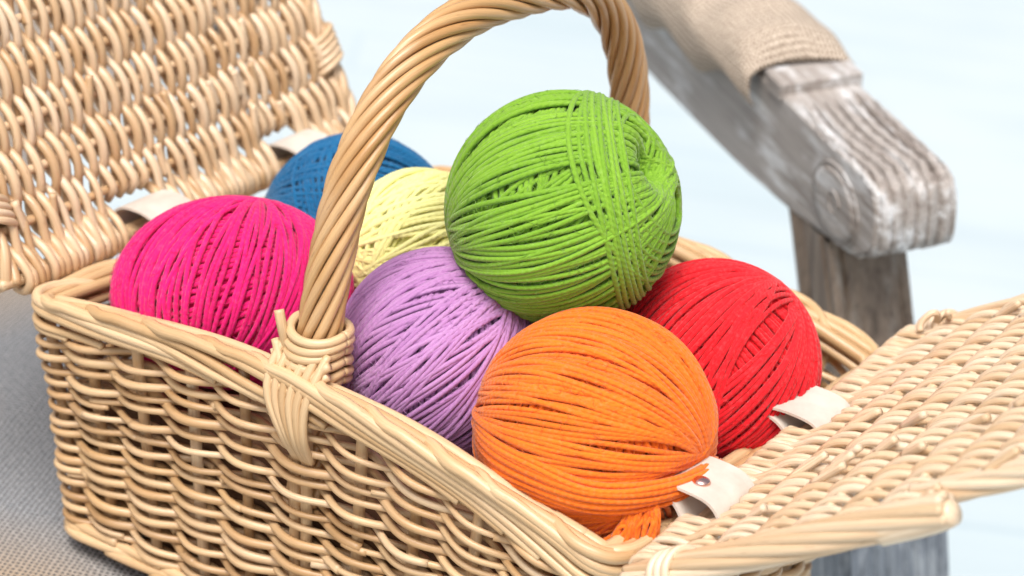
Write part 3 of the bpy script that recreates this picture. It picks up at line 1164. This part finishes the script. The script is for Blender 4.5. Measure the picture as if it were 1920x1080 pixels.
yarn('blue yarn ball at the back left, behind the pink one', (.001, .14, .325), (.001, .07, .19), (.0600, .184, .1425), R, None, [
    ('inner_winding', [('loops', dict(pole=scr(.3, .8, .5), delta=.2, k=.955, den=.95))]),
    ('outer_winding', [('loops', dict(pole=scr(-.92, .16, .32), delta=.14, k=1.0, gap=(.02, .08), nn=(6, 14), lift=.001)),
                       ('rings', dict(nrm=scr(.72, .35, .55), ds=seq(.10, .62, R, 1.0), k=1.016, tilt=.05))]),
], 29)

# the orange ball's gathered band, lower winding and loose tail
rg = np.random.default_rng(5)
RO = .0535


def on_ball(pts, n, lift):
    """a strand through points given on the ball's face as (right, up)"""
    D = []
    for x, y in pts:
        q = math.hypot(x, y)
        if q > .985: x, y = x / q * .985, y / q * .985
        D.append(scr(x, y, math.sqrt(max(0.0, 1 - x * x - y * y))))
    D = norm(smooth_path(D, n))
    return OC + D * (RO + lift)[:, None], D


mb = MB()
n = 46
q = np.linspace(0, 1, n)
for k in range(17):
    e = (k - 8) / 8
    j = rg.normal(0, .012, 5)
    lift = .0012 + .0030 * np.sin(q * PI) * (1 - .6 * e * e) + .0022 * (k % 3) * q
    P, D = on_ball([(-.985, -.06 + .16 * e + j[0]), (-.55, -.33 + .15 * e + j[1]), (-.05, -.47 + .12 * e + j[2]), (.46, -.43 + .085 * e + j[3]), (.80, -.33 + .055 * e), (.955, -.25 + .03 * e)], n, lift)
    mb.tube(P, SR * rg.uniform(.95, 1.08), 6, ref=D)
mb.build('gathered_strands', OM, ORANGE)
mb = MB()
for k in range(30):
    e = k / 29
    j = rg.normal(0, .012, 3)
    a = math.radians(196 + 112 * e)
    P, D = on_ball([(.98 * math.cos(a), .98 * math.sin(a)), (.62 * math.cos(a + .12) + .08 + j[0], .62 * math.sin(a + .12) - .12), (.18 + j[1] + .10 * e, -.62 - .06 * e + j[2]), (.345, -.66)], 40, .0006 + .0028 * np.linspace(0, 1, 40) ** 2 + .0006 * (k % 2))
    mb.tube(P, SR, 6, ref=D)
mb.build('lower_winding', OM, ORANGE)
mb = MB()
kn = OC + (RO + .003) * scr(.345, -.66, .668) + scr(0, 1, 0) * .003
t = np.linspace(0, 2 * PI, 20)
for k in range(3):
    ax1, ax2 = scr(.9, .1 * k, .3), scr(-.2, .35, .85)
    mb.tube(kn + .0042 * np.cos(t)[:, None] * ax1 + .0042 * np.sin(t)[:, None] * ax2 + scr(0, -1, .2) * .0022 * (k - 1), SR, 6, ref=scr(0, 1, 0))
for k in range(46):
    g = rg.normal(0, 1, 4)
    p0 = kn + rg.normal(0, .0018, 3)
    sx = rg.uniform(-.9, 1.1)
    p1 = kn + (scr(1, 0, 0) * sx * .5 + scr(0, 1, 0) * rg.uniform(-.4, .6) + scr(0, 0, 1) * .55) * rg.uniform(.009, .016)
    p2 = kn + (scr(1, 0, 0) * (sx * .7 - .25) + scr(0, -1, 0) * rg.uniform(.4, 1.1) + scr(0, 0, 1) * rg.uniform(.1, .6)) * .013
    p3 = kn + (scr(1, 0, 0) * (sx * .6 - .35 + .2 * g[0]) + scr(0, -1, 0) * rg.uniform(.6, 1.7) + scr(0, 0, 1) * rg.uniform(-.2, .4)) * rg.uniform(.016, .030)
    mb.tube(smooth_path([p0, p1, p2, p3], 26), SR * rg.uniform(.6, .95), 6, ref=(.3, .8, .5))
mb.build('loose_tail', OM, ORANGE)
